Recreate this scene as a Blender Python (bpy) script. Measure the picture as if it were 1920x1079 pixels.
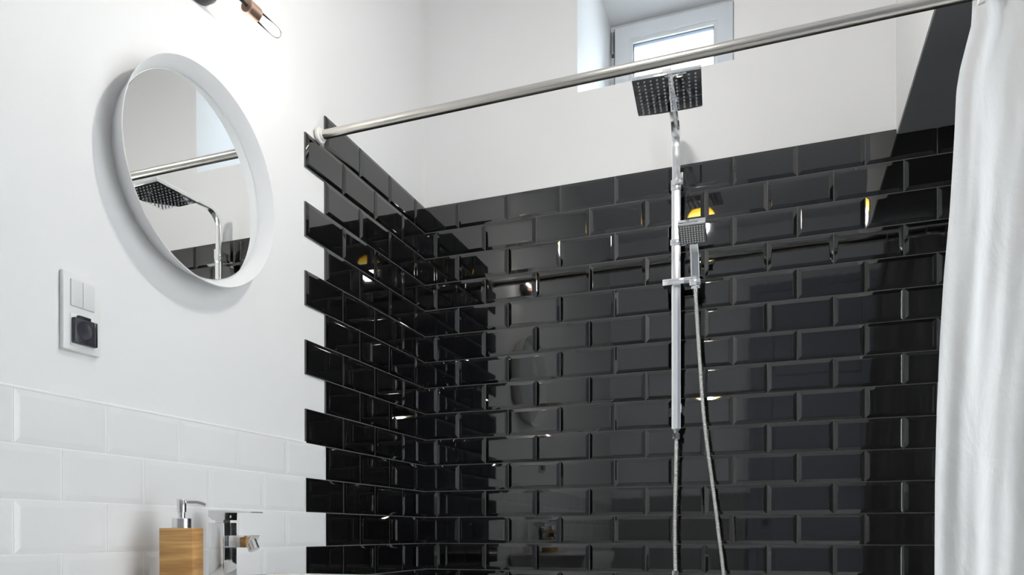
import bpy, bmesh, math, random
from mathutils import Vector, Matrix

random.seed(7)
for o in list(bpy.data.objects):
    bpy.data.objects.remove(o, do_unlink=True)
scene = bpy.context.scene
COL = scene.collection
PI = math.pi

# ------------------------------------------------------------------ camera
W_PX, H_PX = 1920.0, 1079.0
F_PX, CX, CY = 1410.605, 929.817, 1006.427
YAW, PITCH, ROLL = 0.35634, -0.00405, -0.00111
cam_d = bpy.data.cameras.new('camera')
cam = bpy.data.objects.new('camera', cam_d)
COL.objects.link(cam)
cam_d.sensor_fit = 'HORIZONTAL'
cam_d.sensor_width = 36.0
cam_d.lens = F_PX / W_PX * 36.0
cam_d.shift_x = (W_PX / 2 - CX) / W_PX
cam_d.shift_y = (CY - H_PX / 2) / W_PX
cam_d.clip_start = 0.02
fwd = Vector((-math.sin(YAW) * math.cos(PITCH), math.cos(YAW) * math.cos(PITCH), math.sin(PITCH)))
rgt = Vector((math.cos(YAW), math.sin(YAW), 0))
upv = rgt.cross(fwd)
c_, s_ = math.cos(ROLL), math.sin(ROLL)
r2 = c_ * rgt + s_ * upv
u2 = -s_ * rgt + c_ * upv
m = Matrix((r2, u2, -fwd)).transposed().to_4x4()
m.translation = Vector((1.29343, -2.68135, 0.96910))
cam.matrix_world = m
scene.camera = cam

# ------------------------------------------------------------------ world, light, exposure
world = bpy.data.worlds.new('overcast_sky')
scene.world = world
world.use_nodes = True
bg = world.node_tree.nodes['Background']
bg.inputs['Color'].default_value = (0.80, 0.89, 1.0, 1)
bg.inputs['Strength'].default_value = 11.5
scene.view_settings.view_transform = 'Standard'
scene.view_settings.look = 'None'
scene.view_settings.gamma = 1.0
scene.view_settings.exposure = 0.09
scene.view_settings.use_curve_mapping = False

PENDANT_L = 365.0     # radiance of the opal globe
AMBER_L = 14.0         # radiance of its amber glass collar
FILAMENT_L = 85.0     # radiance of the wall lamp filaments
FILL_BLIND_T = 0.37           # share of skylight let through by the unseen blind added for fill light


# ------------------------------------------------------------------ materials
def mat(name, color=(0.8, 0.8, 0.8), rough=0.5, metal=0.0, ior=1.5, spec=0.5, coat=0.0, trans=0.0,
        bump=None, vary=None, emis=None, noise_scale=(1, 1, 1)):
    """procedural principled material; bump=(scale,strength,distance); vary=(scale,amount)"""
    M = bpy.data.materials.new(name)
    M.use_nodes = True
    nt = M.node_tree
    b = nt.nodes['Principled BSDF']
    b.inputs['Base Color'].default_value = (*color, 1)
    b.inputs['Roughness'].default_value = rough
    b.inputs['Metallic'].default_value = metal
    b.inputs['IOR'].default_value = ior
    b.inputs['Specular IOR Level'].default_value = spec
    b.inputs['Coat Weight'].default_value = coat
    b.inputs['Transmission Weight'].default_value = trans
    if emis:
        b.inputs['Emission Color'].default_value = (*emis[0], 1)
        b.inputs['Emission Strength'].default_value = emis[1]
    if bump or vary:
        tc = nt.nodes.new('ShaderNodeTexCoord')
        mp = nt.nodes.new('ShaderNodeMapping')
        mp.inputs['Scale'].default_value = noise_scale
        nt.links.new(tc.outputs['Object'], mp.inputs['Vector'])
    if vary:
        n = nt.nodes.new('ShaderNodeTexNoise')
        n.inputs['Scale'].default_value = vary[0]
        n.inputs['Detail'].default_value = 4
        nt.links.new(mp.outputs['Vector'], n.inputs['Vector'])
        r = nt.nodes.new('ShaderNodeMix')
        r.data_type = 'RGBA'
        r.inputs['A'].default_value = (*[c * (1 - vary[1]) for c in color], 1)
        r.inputs['B'].default_value = (*[min(1, c * (1 + vary[1])) for c in color], 1)
        nt.links.new(n.outputs['Fac'], r.inputs['Factor'])
        nt.links.new(r.outputs['Result'], b.inputs['Base Color'])
    if bump:
        n = nt.nodes.new('ShaderNodeTexNoise')
        n.inputs['Scale'].default_value = bump[0]
        n.inputs['Detail'].default_value = 3
        nt.links.new(mp.outputs['Vector'], n.inputs['Vector'])
        bp = nt.nodes.new('ShaderNodeBump')
        bp.inputs['Strength'].default_value = bump[1]
        bp.inputs['Distance'].default_value = bump[2]
        nt.links.new(n.outputs['Fac'], bp.inputs['Height'])
        nt.links.new(bp.outputs['Normal'], b.inputs['Normal'])
    return M


M_WALL = mat('white_wall_paint', (0.83, 0.83, 0.825), 0.55, spec=0.3, bump=(60, 0.12, 0.002), vary=(2.0, 0.012))
M_REVEAL = mat('white_reveal_paint', (0.86, 0.865, 0.87), 0.6, spec=0.3, bump=(40, 0.15, 0.002))
M_CEIL = mat('cool_white_paint', (0.885, 0.905, 0.935), 0.7, spec=0.2)
M_FLOOR = mat('pale_floor_tile', (0.66, 0.66, 0.65), 0.35, vary=(5, 0.1))
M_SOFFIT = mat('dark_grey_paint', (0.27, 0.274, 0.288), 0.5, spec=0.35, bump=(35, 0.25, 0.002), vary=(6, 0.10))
M_BLACK = mat('black_glaze', (0.0015, 0.0015, 0.0018), 0.03, ior=1.85, bump=(9, 0.035, 0.004))
M_BLACKGROUT = mat('dark_grout', (0.12, 0.12, 0.122), 0.8, spec=0.2, vary=(60, 0.25))
M_WHITETILE = mat('white_glaze', (0.84, 0.84, 0.84), 0.09, ior=1.5, bump=(9, 0.035, 0.004))
M_WHITEGROUT = mat('white_grout', (0.90, 0.90, 0.90), 0.7, spec=0.2)
M_CHROMEDIM = mat('tap_chrome', (0.70, 0.71, 0.71), 0.06, metal=1.0)
M_CHROME = mat('polished_chrome', (0.94, 0.945, 0.95), 0.05, metal=1.0)
M_CHROME2 = mat('satin_chrome', (0.74, 0.74, 0.73), 0.22, metal=1.0)
M_STEEL = mat('brushed_steel', (0.66, 0.63, 0.58), 0.24, metal=1.0, bump=(90, 0.06, 0.001), noise_scale=(0.05, 1, 1))
M_WHITEPLASTIC = mat('white_plastic', (0.82, 0.82, 0.81), 0.32)
M_CREAMPLASTIC = mat('cream_plastic', (0.80, 0.79, 0.74), 0.4)
M_ROCKER = mat('pale_grey_plastic', (0.72, 0.73, 0.735), 0.35)
M_SMOKE = mat('smoked_plastic', (0.035, 0.037, 0.048), 0.25, bump=(50, 0.3, 0.002), vary=(25, 0.5))
M_SMOKEDARK = mat('dark_smoked_plastic', (0.016, 0.017, 0.024), 0.3)
M_MIRRORFRAME = mat('white_lacquer', (0.83, 0.83, 0.835), 0.42)
M_MIRROR = mat('mirror_silver', (0.95, 0.96, 0.95), 0.003, metal=1.0)
M_GLASSEDGE = mat('glass_edge', (0.18, 0.27, 0.26), 0.15)
M_BLACKMETAL = mat('black_metal', (0.02, 0.02, 0.023), 0.38)
M_COPPER = mat('copper', (0.96, 0.66, 0.50), 0.32, metal=1.0)
M_PLATE = mat('grey_spray_plate', (0.36, 0.36, 0.37), 0.25, metal=0.7)
M_RAIL = mat('rail_chrome', (0.96, 0.96, 0.965), 0.17, metal=1.0)
M_NUB = mat('grey_silicone', (0.42, 0.43, 0.45), 0.5)
M_CERAMIC = mat('white_ceramic', (0.86, 0.86, 0.86), 0.08, coat=0.3)
M_UPVC = mat('white_window_plastic', (0.82, 0.84, 0.86), 0.35, vary=(14, 0.03))
M_GASKET = mat('grey_gasket', (0.10, 0.13, 0.17), 0.6)
M_HINGE = mat('hinge_metal', (0.42, 0.43, 0.44), 0.3, metal=0.8)


def glass_mat(name, tint, gloss):
    M = bpy.data.materials.new(name)
    M.use_nodes = True
    nt = M.node_tree
    out = nt.nodes['Material Output']
    nt.nodes.remove(nt.nodes['Principled BSDF'])
    t = nt.nodes.new('ShaderNodeBsdfTransparent')
    t.inputs['Color'].default_value = (*tint, 1)
    g = nt.nodes.new('ShaderNodeBsdfGlossy')
    g.inputs['Roughness'].default_value = 0.02
    mx = nt.nodes.new('ShaderNodeMixShader')
    fr = nt.nodes.new('ShaderNodeFresnel')
    fr.inputs['IOR'].default_value = gloss
    nt.links.new(fr.outputs['Fac'], mx.inputs['Fac'])
    nt.links.new(t.outputs['BSDF'], mx.inputs[1])
    nt.links.new(g.outputs['BSDF'], mx.inputs[2])
    nt.links.new(mx.outputs['Shader'], out.inputs['Surface'])
    return M


M_PANE = glass_mat('clear_pane', (0.95, 0.97, 0.97), 1.45)
M_BULBGLASS = glass_mat('bulb_glass', (0.98, 0.975, 0.97), 1.12)


def emit_mat(name, color, strength):
    M = bpy.data.materials.new(name)
    M.use_nodes = True
    nt = M.node_tree
    out = nt.nodes['Material Output']
    nt.nodes.remove(nt.nodes['Principled BSDF'])
    e = nt.nodes.new('ShaderNodeEmission')
    e.inputs['Color'].default_value = (*color, 1)
    e.inputs['Strength'].default_value = strength
    nt.links.new(e.outputs['Emission'], out.inputs['Surface'])
    return M


M_GLOBE = emit_mat('lit_opal_glass', (1.0, 0.985, 0.965), PENDANT_L)
M_AMBER = emit_mat('lit_amber_glass', (1.0, 0.58, 0.04), AMBER_L)
nt = M_AMBER.node_tree
tc = nt.nodes.new('ShaderNodeTexCoord')
sx = nt.nodes.new('ShaderNodeSeparateXYZ')
mr = nt.nodes.new('ShaderNodeMapRange')
mr.inputs['From Min'].default_value = 0.038
mr.inputs['From Max'].default_value = 0.094
rp = nt.nodes.new('ShaderNodeValToRGB')
rp.color_ramp.elements[0].position = 0.0
rp.color_ramp.elements[0].color = (1.0, 0.80, 0.22, 1)
rp.color_ramp.elements[1].position = 1.0
rp.color_ramp.elements[1].color = (0.35, 0.13, 0.0, 1)
e2 = rp.color_ramp.elements.new(0.35)
e2.color = (0.95, 0.55, 0.02, 1)
nt.links.new(tc.outputs['Object'], sx.inputs['Vector'])
nt.links.new(sx.outputs['Z'], mr.inputs['Value'])
nt.links.new(mr.outputs['Result'], rp.inputs['Fac'])
nt.links.new(rp.outputs['Color'], [n for n in nt.nodes if n.type == 'EMISSION'][0].inputs['Color'])
M_FILAMENT = emit_mat('hot_filament', (1.0, 0.96, 0.92), FILAMENT_L)

M_HOSE = mat('ribbed_steel', (0.90, 0.89, 0.87), 0.4, metal=0.45)

# curtain cloth: white diffuse with some light coming through
M_CURTAIN = bpy.data.materials.new('white_curtain_cloth')
M_CURTAIN.use_nodes = True
nt = M_CURTAIN.node_tree
pb = nt.nodes['Principled BSDF']
pb.inputs['Base Color'].default_value = (0.58, 0.58, 0.575, 1)
pb.inputs['Roughness'].default_value = 0.6
pb.inputs['Specular IOR Level'].default_value = 0.25
tl = nt.nodes.new('ShaderNodeBsdfTranslucent')
tl.inputs['Color'].default_value = (0.58, 0.58, 0.575, 1)
mx = nt.nodes.new('ShaderNodeMixShader')
mx.inputs['Fac'].default_value = 0.08
nt.links.new(pb.outputs['BSDF'], mx.inputs[1])
nt.links.new(tl.outputs['BSDF'], mx.inputs[2])
nt.links.new(mx.outputs['Shader'], nt.nodes['Material Output'].inputs['Surface'])
tc = nt.nodes.new('ShaderNodeTexCoord')
mp = nt.nodes.new('ShaderNodeMapping')
mp.inputs['Scale'].default_value = (1.0, 1.0, 0.45)
n1 = nt.nodes.new('ShaderNodeTexNoise')
n1.inputs['Scale'].default_value = 14
n1.inputs['Detail'].default_value = 4
n1.inputs['Distortion'].default_value = 0.6
bp = nt.nodes.new('ShaderNodeBump')
bp.inputs['Strength'].default_value = 0.5
bp.inputs['Distance'].default_value = 0.012
nt.links.new(tc.outputs['Object'], mp.inputs['Vector'])
nt.links.new(mp.outputs['Vector'], n1.inputs['Vector'])
nt.links.new(n1.outputs['Fac'], bp.inputs['Height'])
nt.links.new(bp.outputs['Normal'], pb.inputs['Normal'])

# bamboo: horizontal laminated strips with fine grain
M_BAMBOO = bpy.data.materials.new('bamboo')
M_BAMBOO.use_nodes = True
nt = M_BAMBOO.node_tree
pb = nt.nodes['Principled BSDF']
pb.inputs['Roughness'].default_value = 0.42
tc = nt.nodes.new('ShaderNodeTexCoord')
mp = nt.nodes.new('ShaderNodeMapping')
mp.inputs['Scale'].default_value = (4, 4, 95)
n1 = nt.nodes.new('ShaderNodeTexNoise')
n1.inputs['Scale'].default_value = 1.6
n1.inputs['Detail'].default_value = 5
n1.inputs['Roughness'].default_value = 0.6
n1.inputs['Distortion'].default_value = 0.3
rp = nt.nodes.new('ShaderNodeValToRGB')
rp.color_ramp.elements[0].position = 0.30
rp.color_ramp.elements[0].color = (0.50, 0.245, 0.075, 1)
rp.color_ramp.elements[1].position = 0.72
rp.color_ramp.elements[1].color = (0.80, 0.50, 0.20, 1)
mp2 = nt.nodes.new('ShaderNodeMapping')
mp2.inputs['Scale'].default_value = (7, 7, 34)
vo = nt.nodes.new('ShaderNodeTexNoise')
vo.inputs['Scale'].default_value = 1.2
vo.inputs['Detail'].default_value = 1
rp2 = nt.nodes.new('ShaderNodeValToRGB')
rp2.color_ramp.elements[0].position = 0.38
rp2.color_ramp.elements[0].color = (0.74, 0.66, 0.56, 1)
rp2.color_ramp.elements[1].position = 0.6
rp2.color_ramp.elements[1].color = (1, 1, 1, 1)
ml = nt.nodes.new('ShaderNodeMix')
ml.data_type = 'RGBA'
ml.blend_type = 'MULTIPLY'
ml.inputs['Factor'].default_value = 1.0
nt.links.new(tc.outputs['Object'], mp.inputs['Vector'])
nt.links.new(tc.outputs['Object'], mp2.inputs['Vector'])
nt.links.new(mp.outputs['Vector'], n1.inputs['Vector'])
nt.links.new(mp2.outputs['Vector'], vo.inputs['Vector'])
nt.links.new(n1.outputs['Fac'], rp.inputs['Fac'])
nt.links.new(vo.outputs['Fac'], rp2.inputs['Fac'])
nt.links.new(rp.outputs['Color'], ml.inputs['A'])
nt.links.new(rp2.outputs['Color'], ml.inputs['B'])
nt.links.new(ml.outputs['Result'], pb.inputs['Base Color'])


# ------------------------------------------------------------------ helpers
def link(name, me, parent=None):
    o = bpy.data.objects.new(name, me)
    COL.objects.link(o)
    if parent is not None:
        o.parent = parent
    return o


def obj(name, bm, materials, parent=None, smooth=False, angle=35):
    if not isinstance(materials, (list, tuple)):
        materials = [materials]
    bmesh.ops.recalc_face_normals(bm, faces=bm.faces[:])
    me = bpy.data.meshes.new(name)
    if smooth:
        for f in bm.faces:
            f.smooth = True
        lim = math.radians(angle)
        for e in bm.edges:
            if len(e.link_faces) == 2 and e.calc_face_angle(0) > lim:
                e.smooth = False
    bm.to_mesh(me)
    bm.free()
    for mm in materials:
        me.materials.append(mm)
    return link(name, me, parent)


def thing(name, label, cat, loc=(0, 0, 0), rotz=0.0, group=None):
    o = bpy.data.objects.new(name, None)
    o.empty_display_size = 0.05
    COL.objects.link(o)
    o.location = loc
    o.rotation_euler = (0, 0, rotz)
    o['label'] = label
    o['category'] = cat
    if group:
        o['group'] = group
    return o


def struct(name, bm, materials, smooth=False):
    o = obj(name, bm, materials, None, smooth)
    o['kind'] = 'structure'
    return o


def box(bm, x0, x1, y0, y1, z0, z1, bevel=0.0, seg=2, mi=0):
    vs = [bm.verts.new((x, y, z)) for x in (x0, x1) for y in (y0, y1) for z in (z0, z1)]
    idx = [(0, 1, 3, 2), (4, 6, 7, 5), (0, 4, 5, 1), (2, 3, 7, 6), (0, 2, 6, 4), (1, 5, 7, 3)]
    fs = [bm.faces.new([vs[i] for i in f]) for f in idx]
    for f in fs:
        f.material_index = mi
    bmesh.ops.recalc_face_normals(bm, faces=fs)
    if bevel > 0:
        es = list({e for f in fs for e in f.edges})
        r = bmesh.ops.bevel(bm, geom=es, offset=bevel, segments=seg, profile=0.5, affect='EDGES')
        for f in r['faces']:
            f.material_index = mi
    return vs


def basis(axis):
    a = Vector(axis).normalized()
    h = Vector((0, 0, 1)) if abs(a.z) < 0.9 else Vector((1, 0, 0))
    u = h.cross(a).normalized()
    return a, u, a.cross(u)


def lathe(bm, origin, axis, prof, n=48, cap0=True, cap1=True):
    """prof: list of (distance along axis, radius)"""
    o = Vector(origin)
    a, u, v = basis(axis)
    rings = []
    for d, r in prof:
        rings.append([bm.verts.new(o + a * d + (u * math.cos(2 * PI * k / n) + v * math.sin(2 * PI * k / n)) * r)
                      for k in range(n)])
    for i in range(len(rings) - 1):
        for k in range(n):
            bm.faces.new((rings[i][k], rings[i][(k + 1) % n], rings[i + 1][(k + 1) % n], rings[i + 1][k]))
    if cap0:
        bm.faces.new(list(reversed(rings[0])))
    if cap1:
        bm.faces.new(rings[-1])


def sweep(bm, pts, section, up=(1, 0, 0), cap=True):
    """sweep a closed 2D section [(a,b)] along pts; a runs along 'up' side, b along normal"""
    rings = []
    P = [Vector(p) for p in pts]
    for i, p in enumerate(P):
        t = (P[min(i + 1, len(P) - 1)] - P[max(i - 1, 0)]).normalized()
        s = Vector(up)
        s = (s - t * s.dot(t)).normalized()
        b = t.cross(s)
        rings.append([bm.verts.new(p + s * q[0] + b * q[1]) for q in section])
    k = len(section)
    for i in range(len(rings) - 1):
        for j in range(k):
            bm.faces.new((rings[i][j], rings[i][(j + 1) % k], rings[i + 1][(j + 1) % k], rings[i + 1][j]))
    if cap:
        bm.faces.new(list(reversed(rings[0])))
        bm.faces.new(rings[-1])


def circ(r, n=12):
    return [(r * math.cos(2 * PI * k / n), r * math.sin(2 * PI * k / n)) for k in range(n)]


def rrect(w, h, r, n=4):
    pts = []
    for cx, cy, a0 in ((w / 2 - r, h / 2 - r, 0), (-w / 2 + r, h / 2 - r, 90), (-w / 2 + r, -h / 2 + r, 180), (w / 2 - r, -h / 2 + r, 270)):
        for k in range(n + 1):
            a = math.radians(a0 + 90 * k / n)
            pts.append((cx + r * math.cos(a), cy + r * math.sin(a)))
    return pts


def bez(p0, p1, p2, p3, n=24):
    out = []
    for i in range(n + 1):
        t = i / n
        out.append(tuple((1 - t) ** 3 * a + 3 * (1 - t) ** 2 * t * b + 3 * (1 - t) * t * t * c + t ** 3 * d
                         for a, b, c, d in zip(p0, p1, p2, p3)))
    return out


# ------------------------------------------------------------------ the room
RX, RY, RZ = 2.35, -3.60, 3.40       # right wall, wall behind the camera, ceiling
WX0, WX1, WZ0, WZ1, WY = 0.613, 1.159, 2.580, 3.192, 0.60    # window opening and depth of its frame
S = 0.005                            # plaster lies 5 mm behind the tile joints

bm = bmesh.new()
box(bm, -0.2, RX + 0.2, RY - 0.2, 0.85, -0.1, 0.0)
struct('floor', bm, M_FLOOR)
bm = bmesh.new()
box(bm, -0.2, RX + 0.2, RY - 0.2, 0.85, RZ, RZ + 0.1)
struct('ceiling', bm, M_CEIL)
bm = bmesh.new()
box(bm, -0.2, -S, RY - 0.2, 0.85, 0, RZ)
wall_left = struct('wall_left', bm, M_WALL)
bm = bmesh.new()
box(bm, -S, RX, RY - 0.2, RY, 0, RZ)
struct('wall_front', bm, M_CEIL)
M_ADDED_DOOR = mat('added_door_blue_grey', (0.36, 0.39, 0.46), 0.4)
M_ADDED_DADO = mat('added_dado_grey', (0.40, 0.40, 0.41), 0.4)
bm = bmesh.new()
box(bm, 0.0, 1.10, RY, RY + 0.012, 0.0, 1.28)
box(bm, 2.08, RX, RY, RY + 0.012, 0.0, 1.28)
struct('added_trim_2', bm, M_ADDED_DADO)  # grey dado added out of view to darken the low tile reflections
added_door = bpy.data.objects.new('added_door_1', None)  # added behind the camera, unseen, to give the tiles a darker bluish reflection
COL.objects.link(added_door)
added_door.location = (1.59, RY, 0)
added_door['kind'] = 'structure'
bm = bmesh.new()
box(bm, -0.43, 0.43, 0.002, 0.04, 0.01, 2.86, 0.002, 1)
obj('leaf', bm, M_ADDED_DOOR, added_door)
for z0, z1 in ((0.15, 0.95), (1.10, 2.05), (2.18, 2.75)):
    bm = bmesh.new()
    box(bm, -0.31, 0.31, 0.038, 0.05, z0, z1, 0.008, 1)
    obj('panel', bm, M_ADDED_DOOR, added_door)
bm = bmesh.new()
box(bm, -0.49, -0.43, 0.0, 0.055, 0.0, 2.92)
box(bm, 0.43, 0.49, 0.0, 0.055, 0.0, 2.92)
box(bm, -0.43, 0.43, 0.0, 0.055, 2.86, 2.92)
obj('added_door_frame', bm, M_ADDED_DOOR, added_door)
bm = bmesh.new()
lathe(bm, (-0.36, 0.04, 1.05), (0, 1, 0), [(0, 0.008), (0.04, 0.008), (0.042, 0.022), (0.06, 0.026), (0.07, 0.018)], 20)
obj('knob', bm, M_CHROME2, added_door, True)
# right wall of the room, outside the shower, with an opening and blind added out of view as fill light
VY0, VY1, VZ0, VZ1 = -1.95, -0.80, 0.30, 2.40
bm = bmesh.new()
box(bm, RX, RX + 0.2, RY - 0.2, 0.85, 0, VZ0)
box(bm, RX, RX + 0.2, RY - 0.2, 0.85, VZ1, RZ)
box(bm, RX, RX + 0.2, RY - 0.2, VY0, VZ0, VZ1)
box(bm, RX, RX + 0.2, VY1, 0.85, VZ0, VZ1)
struct('wall_right', bm, M_WALL)
M_FILL_BLIND = bpy.data.materials.new('fill_blind_cloth')
M_FILL_BLIND.use_nodes = True
nt = M_FILL_BLIND.node_tree
nt.nodes.remove(nt.nodes['Principled BSDF'])
d1 = nt.nodes.new('ShaderNodeBsdfDiffuse')
d1.inputs['Color'].default_value = (0.8, 0.8, 0.8, 1)
d2 = nt.nodes.new('ShaderNodeBsdfTranslucent')
d2.inputs['Color'].default_value = (0.95, 0.90, 0.83, 1)
mx = nt.nodes.new('ShaderNodeMixShader')
mx.inputs['Fac'].default_value = FILL_BLIND_T
nt.links.new(d1.outputs['BSDF'], mx.inputs[1])
nt.links.new(d2.outputs['BSDF'], mx.inputs[2])
nt.links.new(mx.outputs['Shader'], nt.nodes['Material Output'].inputs['Surface'])
added_win2 = bpy.data.objects.new('added_window_2', None)
COL.objects.link(added_win2)
added_win2['kind'] = 'structure'
bm = bmesh.new()
vs = [bm.verts.new(p) for p in ((RX + 0.06, VY0, VZ0), (RX + 0.06, VY1, VZ0), (RX + 0.06, VY1, VZ1), (RX + 0.06, VY0, VZ1))]
bm.faces.new(vs)
obj('fill_blind', bm, M_FILL_BLIND, added_win2)
# the thick back wall, with the deep window opening left free
bm = bmesh.new()
xs = [-S, WX0, WX1, RX]
zs = [0, WZ0, WZ1, RZ]
for yy in (S, 0.80):
    for i in range(3):
        for j in range(3):
            if i == 1 and j == 1:
                continue
            bm.faces.new([bm.verts.new(p) for p in ((xs[i], yy, zs[j]), (xs[i + 1], yy, zs[j]),
                                                    (xs[i + 1], yy, zs[j + 1]), (xs[i], yy, zs[j + 1]))])
for a, b in (((WX0, WZ0), (WX1, WZ0)), ((WX1, WZ0), (WX1, WZ1)), ((WX1, WZ1), (WX0, WZ1)), ((WX0, WZ1), (WX0, WZ0)),
             ((-S, 0), (RX, 0)), ((RX, 0), (RX, RZ)), ((RX, RZ), (-S, RZ)), ((-S, RZ), (-S, 0))):
    bm.faces.new([bm.verts.new(p) for p in ((a[0], S, a[1]), (b[0], S, b[1]), (b[0], 0.80, b[1]), (a[0], 0.80, a[1]))])
bmesh.ops.remove_doubles(bm, verts=bm.verts[:], dist=0.0005)
wall_back = struct('wall_back', bm, M_WALL)

# boxed-in soffit over the right of the shower: white side, dark grey underside
SX, SZ = 1.651, 2.233
bm = bmesh.new()
box(bm, SX, RX, -0.82, S, SZ, RZ)
soffit = struct('trim_1', bm, M_WALL)
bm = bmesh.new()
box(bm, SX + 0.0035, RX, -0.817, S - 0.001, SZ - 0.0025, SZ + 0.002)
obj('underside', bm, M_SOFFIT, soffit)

# ------------------------------------------------------------------ tiles
PX, PZ, Z0, GAP = 0.20255, 0.1015, 2.25, 0.0022
_cache = {}


def tile_mesh(w, h, m_, bl=True, br=True):
    """bevelled metro tile: side wall, sloping bevel, two small rounding steps, flat face"""
    key = (round(w, 4), round(h, 4), m_.name, bl, br)
    if key in _cache:
        return _cache[key]
    bm = bmesh.new()
    k_ = 0.55 if m_ is M_WHITETILE else 1.0
    loops = [(0.0, 0.0045), (0.0006, -0.0010), (0.0100, -0.0010 - 0.0028 * k_), (0.0113, -0.0010 - 0.0031 * k_), (0.0130, -0.0010 - 0.00325 * k_)]
    rings = []
    for ins, y in loops:
        il = ins if bl else min(ins, 0.0006)
        ir = ins if br else min(ins, 0.0006)
        x0, x1, z0, z1 = -w / 2 + il, w / 2 - ir, -h / 2 + ins, h / 2 - ins
        rings.append([bm.verts.new(p) for p in ((x0, y, z0), (x1, y, z0), (x1, y, z1), (x0, y, z1))])
    for i in range(len(rings) - 1):
        for k in range(4):
            f = bm.faces.new((rings[i][k], rings[i][(k + 1) % 4], rings[i + 1][(k + 1) % 4], rings[i + 1][k]))
            f.smooth = i > 0
    bm.faces.new(rings[-1])
    bmesh.ops.recalc_face_normals(bm, faces=bm.faces[:])
    ring_of = {v: i for i, r in enumerate(rings) for v in r}
    for e in bm.edges:
        a, b = ring_of[e.verts[0]], ring_of[e.verts[1]]
        if a != b or a in (0, 1, 4):      # mitres, rim and edge of the flat face stay crisp
            e.smooth = False
    me = bpy.data.meshes.new('tile')
    bm.to_mesh(me)
    bm.free()
    me.materials.append(m_)
    _cache[key] = me
    return me


def put_tile(parent, side, a0, a1, row, m_, bl=True, br=True):
    """a0..a1 along the wall (x on the back wall, y on the left wall) between joint centres"""
    w = a1 - a0 - GAP
    if w < 0.004:
        return
    me = tile_mesh(w, PZ - GAP, m_, bl, br)
    o = link('tile', me, parent)
    zc = Z0 - (row + 0.5) * PZ
    ac = (a0 + a1) / 2
    jx, jz = random.gauss(0, 0.0011), random.gauss(0, 0.0011)
    if side == 'back':
        o.location = (ac, 0, zc)
        o.rotation_euler = (jx, 0, jz)
    else:
        o.location = (0, ac, zc)
        o.rotation_euler = (Matrix.Rotation(PI / 2, 3, 'Z') @ Matrix.Rotation(jx, 3, 'X') @ Matrix.Rotation(jz, 3, 'Z')).to_euler()


NROW = 22
A_B, ODD_B = 0.14369, 0.0087
XEND = RX - 0.002
for r in range(NROW):
    off = A_B if r % 2 == 0 else A_B - PX / 2 + ODD_B
    js = [0.0] + [off + i * PX for i in range(14) if 0.001 < off + i * PX < XEND - 0.02] + [XEND]
    for i in range(len(js) - 1):
        put_tile(wall_back, 'back', js[i], js[i + 1], r, M_BLACK, bl=(i > 0), br=(i < len(js) - 2))
A_L, ODD_L = 0.09332, 0.0025
WEND = 3.56
gro_b, gro_w = bmesh.new(), bmesh.new()
for r in range(NROW):
    z1, z0 = Z0 - r * PZ, Z0 - (r + 1) * PZ
    off = A_L if r % 2 == 0 else A_L + PX / 2 + ODD_L
    js = [0.0] + [off + i * PX for i in range(4)]
    for i in range(len(js) - 1):
        put_tile(wall_left, 'left', -js[i + 1], -js[i], r, M_BLACK, bl=True, br=(i > 0))
    box(gro_b, -S, 0.0, -js[-1] + 0.0008, 0.0, z0 + (0.0008 if r == NROW - 1 else 0), z1 - (0.0008 if r == 0 else 0))
    if r >= 10:
        ws = [js[-1]]
        while ws[-1] + PX - 0.0026 * (len(ws) == 1) < WEND:
            ws.append(ws[-1] + PX - 0.0026 * (len(ws) == 1))
        ws.append(WEND)
        for i in range(len(ws) - 1):
            put_tile(wall_left, 'left', -ws[i + 1], -ws[i], r, M_WHITETILE)
        box(gro_w, -S, 0.0002, -WEND, -js[-1] - 0.0006, z0, z1)
obj('black_grout', gro_b, M_BLACKGROUT, wall_left)
obj('white_grout', gro_w, M_WHITEGROUT, wall_left)
# bead of white grout along the top of the white tiles
bm = bmesh.new()
zb_ = Z0 - 10 * PZ
lathe(bm, (-0.0012, -WEND, zb_ + 0.0016), (0, 1, 0), [(0, 0.0034), (WEND - 0.806, 0.0034)], 10)
obj('grout_bead', bm, M_WHITEGROUT, wall_left, True)
bm = bmesh.new()
box(bm, 0.0, XEND, 0.0, S, Z0 - NROW * PZ, Z0 - 0.0008)
obj('black_grout', bm, M_BLACKGROUT, wall_back)

# ------------------------------------------------------------------ window
bm = bmesh.new()


def ringframe(bm, x0, x1, z0, z1, wl, wr, wb, wt, y0, y1, bevel=0.0):
    """a rectangular frame as one closed mesh"""
    o = [(x0, z0), (x1, z0), (x1, z1), (x0, z1)]
    i = [(x0 + wl, z0 + wb), (x1 - wr, z0 + wb), (x1 - wr, z1 - wt), (x0 + wl, z1 - wt)]
    V = {}
    for nm, pts in (('o', o), ('i', i)):
        for yy in (y0, y1):
            V[nm, yy] = [bm.verts.new((p[0], yy, p[1])) for p in pts]
    for k in range(4):
        j = (k + 1) % 4
        bm.faces.new((V['o', y0][k], V['o', y0][j], V['i', y0][j], V['i', y0][k]))
        bm.faces.new((V['o', y1][k], V['i', y1][k], V['i', y1][j], V['o', y1][j]))
        bm.faces.new((V['o', y0][k], V['o', y1][k], V['o', y1][j], V['o', y0][j]))
        bm.faces.new((V['i', y0][k], V['i', y0][j], V['i', y1][j], V['i', y1][k]))
    if bevel:
        bmesh.ops.bevel(bm, geom=bm.edges[:], offset=bevel, segments=2, profile=0.5, affect='EDGES')


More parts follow.
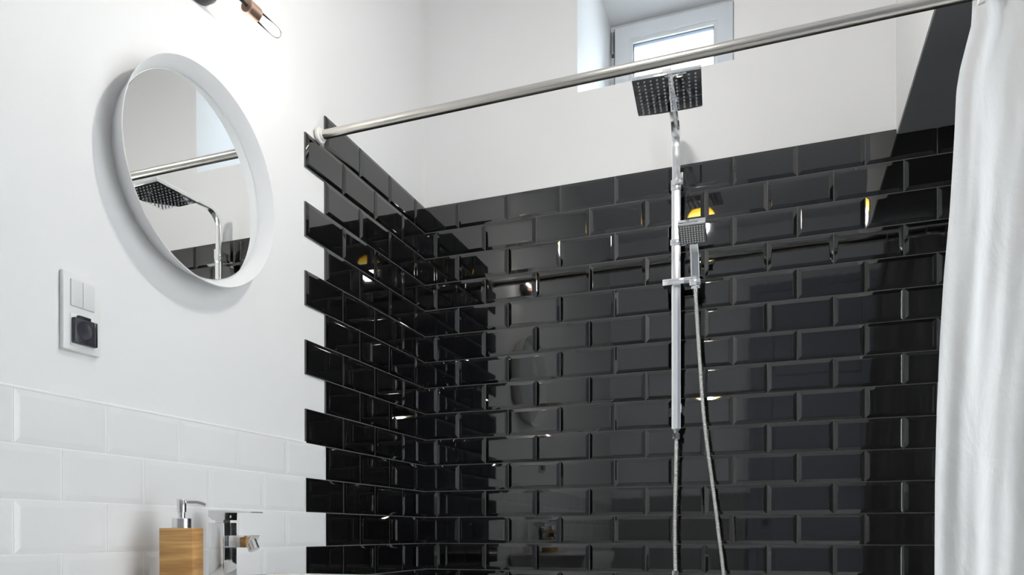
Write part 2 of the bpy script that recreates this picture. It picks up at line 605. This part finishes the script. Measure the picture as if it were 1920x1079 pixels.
window = bpy.data.objects.new('window_1', None)
COL.objects.link(window)
window.location = (0, 0, 0)
window['kind'] = 'structure'
ringframe(bm, WX0, WX1, WZ0, WZ1, 0.05, 0.05, 0.05, 0.045, WY, 0.70, 0.002)
obj('outer_frame', bm, M_UPVC, window)
bm = bmesh.new()
ringframe(bm, 0.634, 1.128, 2.60, 3.170, 0.066, 0.066, 0.066, 0.062, WY - 0.022, WY + 0.045, 0.004)
obj('sash', bm, M_UPVC, window)
bm = bmesh.new()
ringframe(bm, 0.692, 1.070, 2.658, 3.114, 0.020, 0.020, 0.020, 0.020, WY - 0.014, WY + 0.03, 0.004)
obj('glazing_bead', bm, M_WHITEPLASTIC, window)
bm = bmesh.new()
ringframe(bm, 0.708, 1.054, 2.674, 3.098, 0.0065, 0.0065, 0.0065, 0.0065, WY - 0.001, WY + 0.02)
obj('gasket', bm, M_GASKET, window)
bm = bmesh.new()
ringframe(bm, 0.628, 1.134, 2.594, 3.176, 0.008, 0.008, 0.008, 0.008, WY - 0.003, WY + 0.004)
obj('seal', bm, M_GASKET, window)
bm = bmesh.new()
box(bm, 0.712, 1.050, WY + 0.008, WY + 0.014, 2.678, 3.094)
obj('pane', bm, M_PANE, window)
bm = bmesh.new()
lathe(bm, (0.6225, WY - 0.008, 3.065), (0, 0, 1), [(0, 0.004), (0.004, 0.0075), (0.02, 0.008), (0.021, 0.007), (0.075, 0.007), (0.076, 0.008), (0.092, 0.0075), (0.096, 0.004)], 16)
hinge = obj('hinge', bm, M_HINGE, window, True)
bm = bmesh.new()
box(bm, 0.6165, 0.6300, WY - 0.004, WY + 0.004, 3.055, 3.165, 0.001)
obj('hinge_plate', bm, M_GASKET, hinge)

# ------------------------------------------------------------------ curtain rod
ROD_Y, ROD_Z, ROD_R = -0.735, 2.170, 0.0135
rod = thing('curtain_rod', 'brushed steel shower curtain rod running from the left wall across the window', 'curtain rod', (-S, ROD_Y, ROD_Z))
bm = bmesh.new()
lathe(bm, (0.012, 0, 0), (1, 0, 0), [(0, ROD_R), (RX + S - 0.024, ROD_R)], 40)
obj('tube', bm, M_STEEL, rod, True)
for x0, dirx in ((0.006, 1), (RX + S, -1)):
    bm = bmesh.new()
    lathe(bm, (x0, 0, 0), (dirx, 0, 0), [(0.0, 0.0235), (0.007, 0.0235), (0.009, 0.022), (0.010, 0.0165), (0.017, 0.0155), (0.018, 0.0145)], 36)
    obj('flange', bm, M_CREAMPLASTIC, rod, True)['label'] = 'cream plastic flange'

# ------------------------------------------------------------------ shower curtain
curtain = thing('shower_curtain', 'long white cloth shower curtain bunched up at the right end of the rod', 'curtain', (1.95, ROD_Y, 0.12))


def interp(tab, z):
    if z >= tab[0][0]:
        return tab[0][1]
    for (za, xa), (zb, xb) in zip(tab, tab[1:]):
        if z >= zb:
            t = (za - z) / (za - zb)
            return xa + (xb - xa) * t
    return tab[-1][1]


EDGE = [(2.165, 1.703), (2.10, 1.7005), (2.008, 1.679), (1.96, 1.672), (1.86, 1.668), (1.689, 1.659), (1.55, 1.648),
        (1.403, 1.640), (1.25, 1.634), (1.09, 1.631), (0.873, 1.630), (0.1, 1.624)]
# (s at top, s at bottom, width, depth) pleats; s is metres from the left edge
PLEATS = [(0.022, 0.075, 0.020, -0.020), (0.060, 0.150, 0.030, 0.022), (0.105, 0.235, 0.022, -0.026), (0.160, 0.330, 0.035, 0.030),
          (0.215, 0.405, 0.025, -0.028), (0.270, 0.480, 0.030, 0.030), (0.330, 0.555, 0.030, -0.028), (0.390, 0.62, 0.03, 0.026)]


def curtain_y(s, zf):
    """zf: 0 at the top, 1 at the hem"""
    y = 0.0
    e = zf ** 0.55
    for st, sb, w, d in PLEATS:
        c = st + (sb - st) * e
        ww = w * (0.45 + 1.15 * e)
        q = (s - c) / ww
        y += d * (0.42 - 0.18 * e) / (1 + q ** 4)
    y += 0.003 * math.sin(s * 38 + 3.0 * zf) * (0.4 + 0.6 * zf)
    y += 0.0016 * math.sin(s * 140 + 9 * zf) + 0.0012 * math.sin(zf * 26 + s * 22)
    return y


bm = bmesh.new()
NS, NZ = 150, 110
ZT, ZB = 2.1535, 0.12
grid = []
for j in range(NZ + 1):
    zf = j / NZ
    z = ZT + (ZB - ZT) * zf
    xl = interp(EDGE, z)
    xr = 2.28
    row = []
    for i in range(NS + 1):
        f = i / NS
        s = (xr - xl) * f
        hem = -0.004 * math.exp(-(s / 0.012) ** 2)
        row.append(bm.verts.new((xl + s - 1.95, curtain_y(s, zf) + hem, z - 0.12)))
    grid.append(row)
for j in range(NZ):
    for i in range(NS):
        bm.faces.new((grid[j][i], grid[j][i + 1], grid[j + 1][i + 1], grid[j + 1][i]))
obj('cloth', bm, M_CURTAIN, curtain, True, 80)
for k in range(9):
    x = 1.712 + k * 0.068
    bm = bmesh.new()
    pts = [(0, 0.0215 * math.sin(a), 0.0215 * math.cos(a)) for a in [2 * PI * i / 28 for i in range(28)]]
    ringv = []
    for i, p in enumerate(pts):
        a = 2 * PI * i / 28
        rad = Vector((0, math.sin(a), math.cos(a)))
        ringv.append([bm.verts.new(Vector(p) + rad * (0.002 * math.cos(b)) + Vector((0.002 * math.sin(b), 0, 0))) for b in [2 * PI * q / 8 for q in range(8)]])
    for i in range(28):
        for q in range(8):
            bm.faces.new((ringv[i][q], ringv[i][(q + 1) % 8], ringv[(i + 1) % 28][(q + 1) % 8], ringv[(i + 1) % 28][q]))
    o = obj('curtain_ring', bm, M_WHITEPLASTIC, curtain, True)
    o.location = (x - 1.95, 0, ROD_Z - 0.0055 - 0.12)

# ------------------------------------------------------------------ round mirror
MY, MZ = -1.2667, 1.803
mirror = thing('round_mirror', 'round wall mirror in a deep white bowl-shaped frame, reflecting the shower head', 'mirror', (-S, MY, MZ))
bm = bmesh.new()
D0 = S
lathe(bm, (0, 0, 0), (1, 0, 0), [(0.0, 0.2215), (0.006 + D0, 0.2245), (0.050 + D0, 0.2478), (0.0515 + D0, 0.2480), (0.0525 + D0, 0.2468), (0.0515 + D0, 0.2455), (0.0150 + D0, 0.2285), (0.0120 + D0, 0.2262)], 128, True, True)
obj('frame', bm, M_MIRRORFRAME, mirror, True, 40)
bm = bmesh.new()
lathe(bm, (0.0115 + D0, 0, 0), (1, 0, 0), [(0, 0.2248), (0.0025, 0.2248), (0.0031, 0.2242)], 128)
gl = obj('glass', bm, [M_MIRROR, M_GLASSEDGE], mirror)
for p in gl.data.polygons:
    if abs(p.normal.x) < 0.95:
        p.material_index = 1

# ------------------------------------------------------------------ wall lamp
LX, LZ = 0.078 + S, 2.264
lamp = thing('wall_lamp', 'black wall lamp with copper socket and clear tubular bulb above the round mirror', 'lamp', (-S, -1.245, 2.30))
bm = bmesh.new()
lathe(bm, (0, 0, 0), (1, 0, 0), [(0, 0.060), (0.018, 0.060), (0.026, 0.056), (0.030, 0.048)], 64)
obj('mount', bm, M_BLACKMETAL, lamp, True)
bm = bmesh.new()
sweep(bm, [(0.028, 0, 0.0), (0.055, 0, -0.006), (LX - 0.006, 0, -0.022), (LX, 0, -0.036)], circ(0.006, 12), (0, 1, 0))
obj('neck', bm, M_BLACKMETAL, lamp, True)
bm = bmesh.new()
lathe(bm, (LX, -0.012, -0.036), (0, 1, 0), [(0, 0.0042), (0.097, 0.0042)], 16)
obj('bar', bm, M_BLACKMETAL, lamp, True)
for sgn in (1,):
    bm = bmesh.new()
    lathe(bm, (LX, sgn * 0.082, -0.036), (0, sgn, 0.05), [(0, 0.016), (0.002, 0.0178), (0.040, 0.0178), (0.041, 0.0165), (0.034, 0.0155), (0.030, 0.004)], 40)
    obj('socket', bm, M_COPPER, lamp, True)['label'] = 'copper lamp socket'
    bm = bmesh.new()
    lathe(bm, (LX, sgn * 0.114, -0.0344), (0, sgn, 0.05), [(0, 0.010), (0.006, 0.0135), (0.080, 0.0135), (0.092, 0.011), (0.099, 0.005), (0.101, 0.0008)], 32)
    b_ = obj('bulb', bm, M_BULBGLASS, lamp, True)
    bm = bmesh.new()
    lathe(bm, (LX, sgn * 0.128, -0.0337), (0, sgn, 0.05), [(0, 0.0015), (0.002, 0.0045), (0.072, 0.0045), (0.075, 0.0015)], 16)
    obj('filament', bm, M_FILAMENT, b_, True)

# ------------------------------------------------------------------ pendant lamp (hangs above the frame; its glints show in tiles and rail)
PLZ = 2.485
pend = thing('pendant_lamp', 'small amber glass pendant lamp hanging before the shower, glinting yellow in tiles and rail', 'lamp', (0.945, -1.18, PLZ))
bm = bmesh.new()
R_ = 0.036
lathe(bm, (0, 0, 0), (0, 0, 1), [(-R_ * math.cos(a), R_ * math.sin(a) + 0.0005) for a in [PI * k / 24 * 0.85 for k in range(25)]], 32)
obj('bulb', bm, M_GLOBE, pend, True)
bm = bmesh.new()
lathe(bm, (0, 0, 0.038), (0, 0, 1), [(0.064 * math.sin(a) * 0.95, 0.064 * math.cos(a) + 0.001) for a in [PI / 2 * k / 14 * 0.8 for k in range(15)]], 40)
obj('amber_shade', bm, M_AMBER, pend, True)
bm = bmesh.new()
lathe(bm, (0, 0, 0.094), (0, 0, 1), [(0, 0.022), (0.03, 0.020), (0.034, 0.004), (RZ - PLZ - 0.094 - 0.02, 0.004)], 20)
obj('cord', bm, M_BLACKMETAL, pend, True)
bm = bmesh.new()
lathe(bm, (0, 0, RZ - PLZ), (0, 0, -1), [(0, 0.05), (0.02, 0.05), (0.024, 0.044)], 32)
obj('canopy', bm, M_BLACKMETAL, pend, True)

# ------------------------------------------------------------------ switch and socket plate
plate = thing('switch_plate', 'white double wall plate with light switch over a black-lidded socket, left of the mirror', 'switch', (-S, -1.568, 1.4045))
PW, PH = 0.087, 0.153
bm = bmesh.new()
box(bm, 0.0, 0.0105, -PW / 2, PW / 2, -PH / 2, PH / 2, 0.0028, 3)
obj('cover_plate', bm, M_WHITEPLASTIC, plate, True, 50)
for s in (-1, 1):
    bm = bmesh.new()
    box(bm, 0.009, 0.0132, -0.0005 + (-0.0272 if s < 0 else 0.0003), -0.0005 + (-0.0003 if s < 0 else 0.0272), 0.010, 0.0625, 0.0012, 2)
    obj('rocker', bm, M_ROCKER, plate, True, 50)
bm = bmesh.new()
box(bm, 0.009, 0.0120, -0.0285, 0.0285, -0.067, -0.004, 0.0008, 2)
obj('socket_body', bm, M_WHITEPLASTIC, plate, True, 50)
bm = bmesh.new()
box(bm, 0.010, 0.0205, -0.0265, 0.0265, -0.0625, -0.0125, 0.002, 2)
lid = obj('socket_lid', bm, M_SMOKE, plate, True, 50)
lid['label'] = 'smoked black hinged lid'
bm = bmesh.new()
box(bm, 0.010, 0.0188, -0.0150, 0.0130, -0.0130, -0.0065, 0.001, 2)
obj('lid_hinge', bm, M_SMOKEDARK, lid, True, 50)
bm = bmesh.new()
box(bm, 0.0192, 0.0213, 0.0185, 0.0262, -0.0615, -0.0135, 0.0006, 1)
obj('lid_rim', bm, M_SMOKEDARK, lid, True, 50)
bm = bmesh.new()
lathe(bm, (0.0199, -0.004, -0.035), (1, 0, 0), [(0, 0.0185), (0.0009, 0.0182), (0.0011, 0.0165), (0.0009, 0.0160)], 32)
obj('lid_disc', bm, M_SMOKE, lid, True, 30)

# ------------------------------------------------------------------ wash basin
BZ = 0.8615
basin = thing('wash_basin', 'white ceramic wash basin below the mirror, only its far rim showing', 'basin', (0.004, -1.285, 0.70))
bm = bmesh.new()


def rr_loop(x0, x1, y0, y1, r, z, n=8):
    cx, cy = (x0 + x1) / 2, (y0 + y1) / 2
    return [bm.verts.new((cx + a, cy + b, z)) for a, b in rrect(x1 - x0, y1 - y0, r, n)]


loops = [rr_loop(0.06, 0.36, -0.25, 0.25, 0.06, 0.0), rr_loop(0.004, 0.415, -0.325, 0.325, 0.035, 0.10), rr_loop(0.002, 0.428, -0.335, 0.335, 0.03, 0.150),
         rr_loop(0.003, 0.427, -0.334, 0.334, 0.03, 0.1585), rr_loop(0.006, 0.423, -0.330, 0.330, 0.03, 0.1615), rr_loop(0.014, 0.416, -0.322, 0.322, 0.03, 0.1615),
         rr_loop(0.150, 0.408, -0.312, 0.312, 0.04, 0.1600), rr_loop(0.158, 0.400, -0.304, 0.304, 0.045, 0.152), rr_loop(0.185, 0.375, -0.25, 0.25, 0.06, 0.06), rr_loop(0.22, 0.34, -0.15, 0.15, 0.05, 0.045)]
for a, b in zip(loops, loops[1:]):
    k = len(a)
    for i in range(k):
        bm.faces.new((a[i], a[(i + 1) % k], b[(i + 1) % k], b[i]))
bm.faces.new(list(reversed(loops[0])))
bm.faces.new(loops[-1])
obj('bowl', bm, M_CERAMIC, basin, True, 50)
bm = bmesh.new()
lathe(bm, (0.28, 0, 0.045), (0, 0, 1), [(0, 0.022), (0.002, 0.022), (0.003, 0.02)], 32)
obj('drain', bm, M_CHROME, basin, True)

# ------------------------------------------------------------------ faucet
faucet = thing('basin_faucet', 'square chrome single-lever faucet with short spout, beside the bamboo soap dispenser', 'faucet', (0.0775, -1.251, BZ))
bm = bmesh.new()
box(bm, -0.0225, 0.0225, -0.0225, 0.0215, 0.0, 0.1330, 0.0012, 2)
obj('body', bm, M_CHROMEDIM, faucet, True, 30)
bm = bmesh.new()
box(bm, -0.026, 0.026, -0.026, 0.026, 0.0, 0.005, 0.0012, 2)
obj('base', bm, M_CHROMEDIM, faucet, True, 30)
bm = bmesh.new()
box(bm, -0.012, 0.012, -0.012, 0.012, 0.132, 0.1395, 0.0005, 1)
obj('neck', bm, M_CHROME2, faucet)
# lever: thick block tapering into a thin blade
bm = bmesh.new()
prof = [(-0.0235, 0.148), (-0.0235, 0.1625), (0.030, 0.1612), (0.097, 0.1570), (0.098, 0.1555), (0.097, 0.1545), (0.0245, 0.1560), (0.0235, 0.1390), (-0.012, 0.1390)]
front = [bm.verts.new((x, -0.0215, z)) for x, z in prof]
back = [bm.verts.new((x, 0.0205, z)) for x, z in prof]
bm.faces.new(front)
bm.faces.new(list(reversed(back)))
for i in range(len(prof)):
    j = (i + 1) % len(prof)
    bm.faces.new((front[i], back[i], back[j], front[j]))
obj('lever', bm, M_CHROMEDIM, faucet)
bm = bmesh.new()
box(bm, 0.0215, 0.094, -0.016, 0.014, 0.0755, 0.1035, 0.0012, 2)
for v in bm.verts:       # the spout thins towards its tip from below
    if v.co.x > 0.05 and v.co.z < 0.09:
        v.co.x -= 0.014
    if v.co.x > 0.085 and v.co.z < 0.1:
        v.co.z += 0.0
obj('spout', bm, M_CHROMEDIM, faucet, True, 30)
bm = bmesh.new()
lathe(bm, (0.079, -0.001, 0.092), (0.45, 0.0, -0.9), [(0, 0.0128), (0.024, 0.0128), (0.0255, 0.0115), (0.0245, 0.0100)], 32)
obj('aerator', bm, M_CHROME2, faucet, True)
bm = bmesh.new()
lathe(bm, (0.0226, -0.002, 0.1475), (1, 0, 0), [(0, 0.0036), (0.0013, 0.0036), (0.0016, 0.0028)], 16)
obj('indicator_dot', bm, M_WHITEPLASTIC, faucet, True)

# ------------------------------------------------------------------ soap dispenser
na = math.radians(-66.7)
nv = Vector((math.cos(na), math.sin(na)))
rv = Vector((-nv.y, nv.x))
SWD = 0.0685
corner = Vector((0.1435, -1.4215))
cen = corner - rv * (SWD / 2) - nv * (SWD / 2)
soap = thing('soap_dispenser', 'square bamboo soap dispenser with chrome pump on the basin edge', 'soap dispenser', (cen.x, cen.y, BZ), na + PI / 2)
SH = 0.981 - BZ
bm = bmesh.new()
box(bm, -SWD / 2, SWD / 2, -SWD / 2, SWD / 2, 0, SH, 0.0012, 2)
obj('body', bm, M_BAMBOO, soap, True, 30)
bm = bmesh.new()
lathe(bm, (0, 0, SH - 0.001), (0, 0, 1), [(0, 0.0195), (0.021, 0.0195), (0.0225, 0.018), (0.0225, 0.009)], 40)
obj('collar', bm, M_CHROME2, soap, True)
bm = bmesh.new()
lathe(bm, (0, 0, SH + 0.021), (0, 0, 1), [(0, 0.0072), (0.012, 0.0072), (0.013, 0.0092), (0.0385, 0.0098), (0.0395, 0.0105), (0.0405, 0.0098)], 32)
obj('pump', bm, M_CHROME2, soap, True)
bm = bmesh.new()
d_ = Vector((0.93, 0.25))
zt = SH + 0.0545
sweep(bm, [(d_.x * t, d_.y * t, zt + dz) for t, dz in ((0.004, 0.001), (0.018, 0.0015), (0.032, 0.0015), (0.043, -0.001), (0.050, -0.004))], rrect(0.0075, 0.0055, 0.002, 3), (0, 0, 1))
obj('nozzle', bm, M_CHROME2, soap, True)

# ------------------------------------------------------------------ overhead shower column
PXC, PYC = 0.9755, -0.066
col = thing('shower_column', 'chrome rail with square overhead rain shower head, fixed to the black tiled wall', 'shower', (PXC, 0.0, 0.80))


def L(x, y, z):
    return (x - PXC, y, z - 0.80)


PWID, PDEP = 0.0305, 0.015
bm = bmesh.new()
sweep(bm, [L(PXC, PYC, 1.3235), L(PXC, PYC, 2.150)], rrect(PWID, PDEP, 0.0015, 2), (1, 0, 0))
obj('rail', bm, M_RAIL, col, True, 30)
# overhead arm: rises, bends and runs out to the middle of the head
bm = bmesh.new()
ARMZ, BR = 2.345, 0.065
HC = (0.990, -0.381)
pts = [L(PXC, PYC, 2.145), L(PXC, PYC, ARMZ - BR)]
for k in range(1, 13):
    a = PI / 2 * k / 12
    f = (1 - math.cos(a)) * BR
    pts.append(L(PXC + (HC[0] - PXC) * f / 0.34, PYC - f, ARMZ - BR + math.sin(a) * BR))
pts.append(L(HC[0], HC[1] - 0.03, ARMZ - 0.004))
sweep(bm, pts, rrect(0.0275, 0.0125, 0.0015, 2), (1, 0, 0))
obj('overhead_arm', bm, M_RAIL, col, True, 30)
bm = bmesh.new()
lathe(bm, L(HC[0], HC[1], 2.297), (0, 0, 1), [(0, 0.022), (0.016, 0.020), (0.020, 0.014), (0.045, 0.014)], 28)
obj('swivel', bm, M_CHROME, col, True)
bm = bmesh.new()
box(bm, -0.098, 0.098, -0.100, 0.100, 0, 0.0125, 0.0015, 2)
hd = obj('shower_head', bm, M_CHROME, col, True, 30)
hd.location = L(HC[0], HC[1], 2.2855)
hd.rotation_euler = (0.0, -0.012, 0.07)
bm = bmesh.new()
for i in range(10):
    for j in range(10):
        lathe(bm, (-0.081 + 0.018 * i, -0.084 + 0.0187 * j, 0.0005), (0, 0, -1), [(0, 0.0030), (0.0022, 0.0026), (0.003, 0.0016)], 8)
nz = obj('nozzles', bm, M_NUB, hd, True)
nz['kind'] = 'stuff'
# joint sleeve, upper wall bracket, slider collar
bm = bmesh.new()
box(bm, -0.0168, 0.0168, PYC - 0.0092, PYC + 0.0092, 2.132 - 0.8, 2.168 - 0.8, 0.001, 2)
obj('sleeve', bm, M_CHROME, col, True, 30)
bm = bmesh.new()
box(bm, 0.006, 0.0235, PYC - 0.004, -0.005, 2.150 - 0.8, 2.192 - 0.8, 0.0015, 2)
obj('wall_bracket', bm, M_CHROME, col, True, 30)
bm = bmesh.new()
box(bm, -0.016, 0.016, PYC + 0.006, -0.005, 1.38 - 0.8, 1.412 - 0.8, 0.0015, 2)
obj('wall_bracket', bm, M_CHROME, col, True, 30)
bm = bmesh.new()
box(bm, -0.019, 0.019, PYC - 0.0105, PYC + 0.0105, 1.946 - 0.8, 1.966 - 0.8, 0.0012, 2)
obj('collar', bm, M_CHROME, col, True, 30)
# sliding holder for the hand shower
bm = bmesh.new()
box(bm, -0.0425, 0.062, PYC - 0.030, PYC + 0.016, 1.806 - 0.8, 1.8275 - 0.8, 0.002, 2)
hold = obj('slider_holder', bm, M_CHROME, col, True, 30)
bm = bmesh.new()
box(bm, 0.048, 0.084, PYC - 0.048, PYC - 0.008, 1.790 - 0.8, 1.812 - 0.8, 0.002, 2)
obj('cradle', bm, M_CHROME, hold, True, 30)
bm = bmesh.new()
lathe(bm, (-0.020, PYC + 0.012, 1.795 - 0.8), (0, 0, 1), [(0, 0.012), (0.010, 0.012), (0.012, 0.011)], 24)
obj('knob', bm, M_BLACKMETAL, hold, True)
# lower end, nut and supply hose
bm = bmesh.new()
lathe(bm, L(PXC, PYC, 1.324), (0, 0, -1), [(0, 0.0125), (0.006, 0.0125), (0.007, 0.0085), (0.015, 0.0085), (0.016, 0.0125), (0.020, 0.0135), (0.034, 0.0135), (0.036, 0.0120)], 6)
obj('hose_nut', bm, M_CHROME, col)


def hose(bm, pts, r, pitch=0.0062, n=12):
    """a ribbed metal hose: many short sections along a smooth path"""
    P = [Vector(p) for p in pts]
    fine = []
    acc = 0.0
    for a, b in zip(P, P[1:]):
        k = max(1, int((b - a).length / (pitch / 4)))
        for q in range(k):
            fine.append(a + (b - a) * (q / k))
    fine.append(P[-1])
    rings = []
    for i, p in enumerate(fine):
        t = (fine[min(i + 3, len(fine) - 1)] - fine[max(i - 3, 0)]).normalized()
        s = (Vector((1, 0, 0)) - t * t.x).normalized()
        b = t.cross(s)
        rr = r * (1.0 if i % 4 in (0, 1) else (0.90 if i % 4 == 2 else 0.76))
        rings.append([bm.verts.new(p + s * rr * math.cos(2 * PI * k / n) + b * rr * math.sin(2 * PI * k / n)) for k in range(n)])
    for i in range(len(rings) - 1):
        for k in range(n):
            bm.faces.new((rings[i][k], rings[i][(k + 1) % n], rings[i + 1][(k + 1) % n], rings[i + 1][k]))


bm = bmesh.new()
hose(bm, bez(L(PXC, PYC, 1.292), L(PXC - 0.001, PYC, 1.15), L(PXC - 0.009, PYC, 1.02), L(PXC - 0.003, PYC, 0.84), 20), 0.0068)
obj('supply_hose', bm, M_HOSE, col, True)
bm = bmesh.new()
lathe(bm, L(PXC - 0.003, PYC, 0.842), (0, 0, -1), [(0, 0.010), (0.001, 0.0125), (0.024, 0.0125), (0.025, 0.009), (0.095, 0.009)], 6)
obj('hose_nut', bm, M_CHROME, col)
bm = bmesh.new()
box(bm, -0.13, 0.13, PYC - 0.022, PYC + 0.022, 0.705 - 0.8, 0.749 - 0.8, 0.004, 2)
mix = obj('mixer_body', bm, M_CHROME, col, True, 40)
for sx in (-1, 1):
    bm = bmesh.new()
    lathe(bm, (sx * 0.075, PYC + 0.02, 0.727 - 0.8), (0, 1, 0), [(0, 0.014), (0.030, 0.014), (0.031, 0.03), (0.040, 0.031)], 28)
    obj('wall_union', bm, M_CHROME, mix, True)
    bm = bmesh.new()
    lathe(bm, (sx * 0.13, PYC, 0.727 - 0.8), (sx, 0, 0), [(0, 0.02), (0.003, 0.022), (0.036, 0.022), (0.040, 0.019)], 28)
    obj('mixer_knob', bm, M_CHROME, mix, True)

# ------------------------------------------------------------------ hand shower (held by the slider)
HX = 1.0415
hand = thing('hand_shower', 'small square chrome hand shower with ribbed hose, resting in the slider on the rail', 'hand shower', (HX, -0.098, 1.79))


def H(x, y, z):
    return (x - HX, y + 0.098, z - 1.79)


bm = bmesh.new()
sweep(bm, [H(HX, -0.094, 1.785), H(HX, -0.1000, 1.815), H(HX, -0.118, 1.885), H(HX - 0.002, -0.138, 1.930), H(HX - 0.003, -0.156, 1.944)], rrect(0.0295, 0.016, 0.003, 3), (1, 0, 0))
obj('handle', bm, M_CHROME, hand, True, 40)
bm = bmesh.new()
box(bm, -0.0435, 0.0435, -0.0095, 0.0125, 0.0, 0.084, 0.002, 2)
t_ = math.radians(61)
h2 = obj('spray_head', bm, M_CHROME, hand, True, 30)
bm = bmesh.new()
box(bm, -0.040, 0.040, -0.0106, -0.0085, 0.004, 0.080, 0.0006, 1)
obj('spray_plate', bm, M_PLATE, h2)['label'] = 'dark grey spray plate'
h2.location = H(HX - 0.003, -0.136, 1.9235)
h2.rotation_euler = (t_, 0, 0.03)
bm = bmesh.new()
for i in range(9):
    for j in range(8):
        lathe(bm, (-0.034 + 0.0085 * i, -0.0103, 0.012 + 0.0086 * j), (0, -1, 0), [(0, 0.0026), (0.0016, 0.0021)], 6)
nz = obj('nozzles', bm, M_WHITEPLASTIC, h2)
nz['kind'] = 'stuff'
bm = bmesh.new()
lathe(bm, H(HX, -0.0935, 1.790), (0, 0.1, -1), [(0, 0.0095), (0.018, 0.0085), (0.022, 0.0070)], 20)
obj('hose_nut', bm, M_CHROME, hand, True)
bm = bmesh.new()
p = [(HX, -0.093, 1.772), (1.050, -0.090, 1.62), (1.0575, -0.086, 1.50), (1.0655, -0.083, 1.38), (1.0785, -0.081, 1.26), (1.0945, -0.080, 1.138), (1.1130, -0.080, 0.985), (1.1315, -0.080, 0.83), (1.137, -0.080, 0.74), (1.120, -0.080, 0.64), (1.075, -0.078, 0.59), (1.030, -0.074, 0.63), (1.000, -0.068, 0.70)]


def catmull(P, k=8):
    out = []
    for i in range(len(P) - 1):
        p0, p1, p2, p3 = (Vector(P[max(i - 1, 0)]), Vector(P[i]), Vector(P[i + 1]), Vector(P[min(i + 2, len(P) - 1)]))
        for q in range(k):
            t = q / k
            out.append(0.5 * ((2 * p1) + (p2 - p0) * t + (2 * p0 - 5 * p1 + 4 * p2 - p3) * t * t + (3 * p1 - p0 - 3 * p2 + p3) * t ** 3))
    out.append(Vector(P[-1]))
    return out


hose(bm, [H(*q) for q in catmull(p)], 0.0066)
obj('hose', bm, M_HOSE, hand, True)
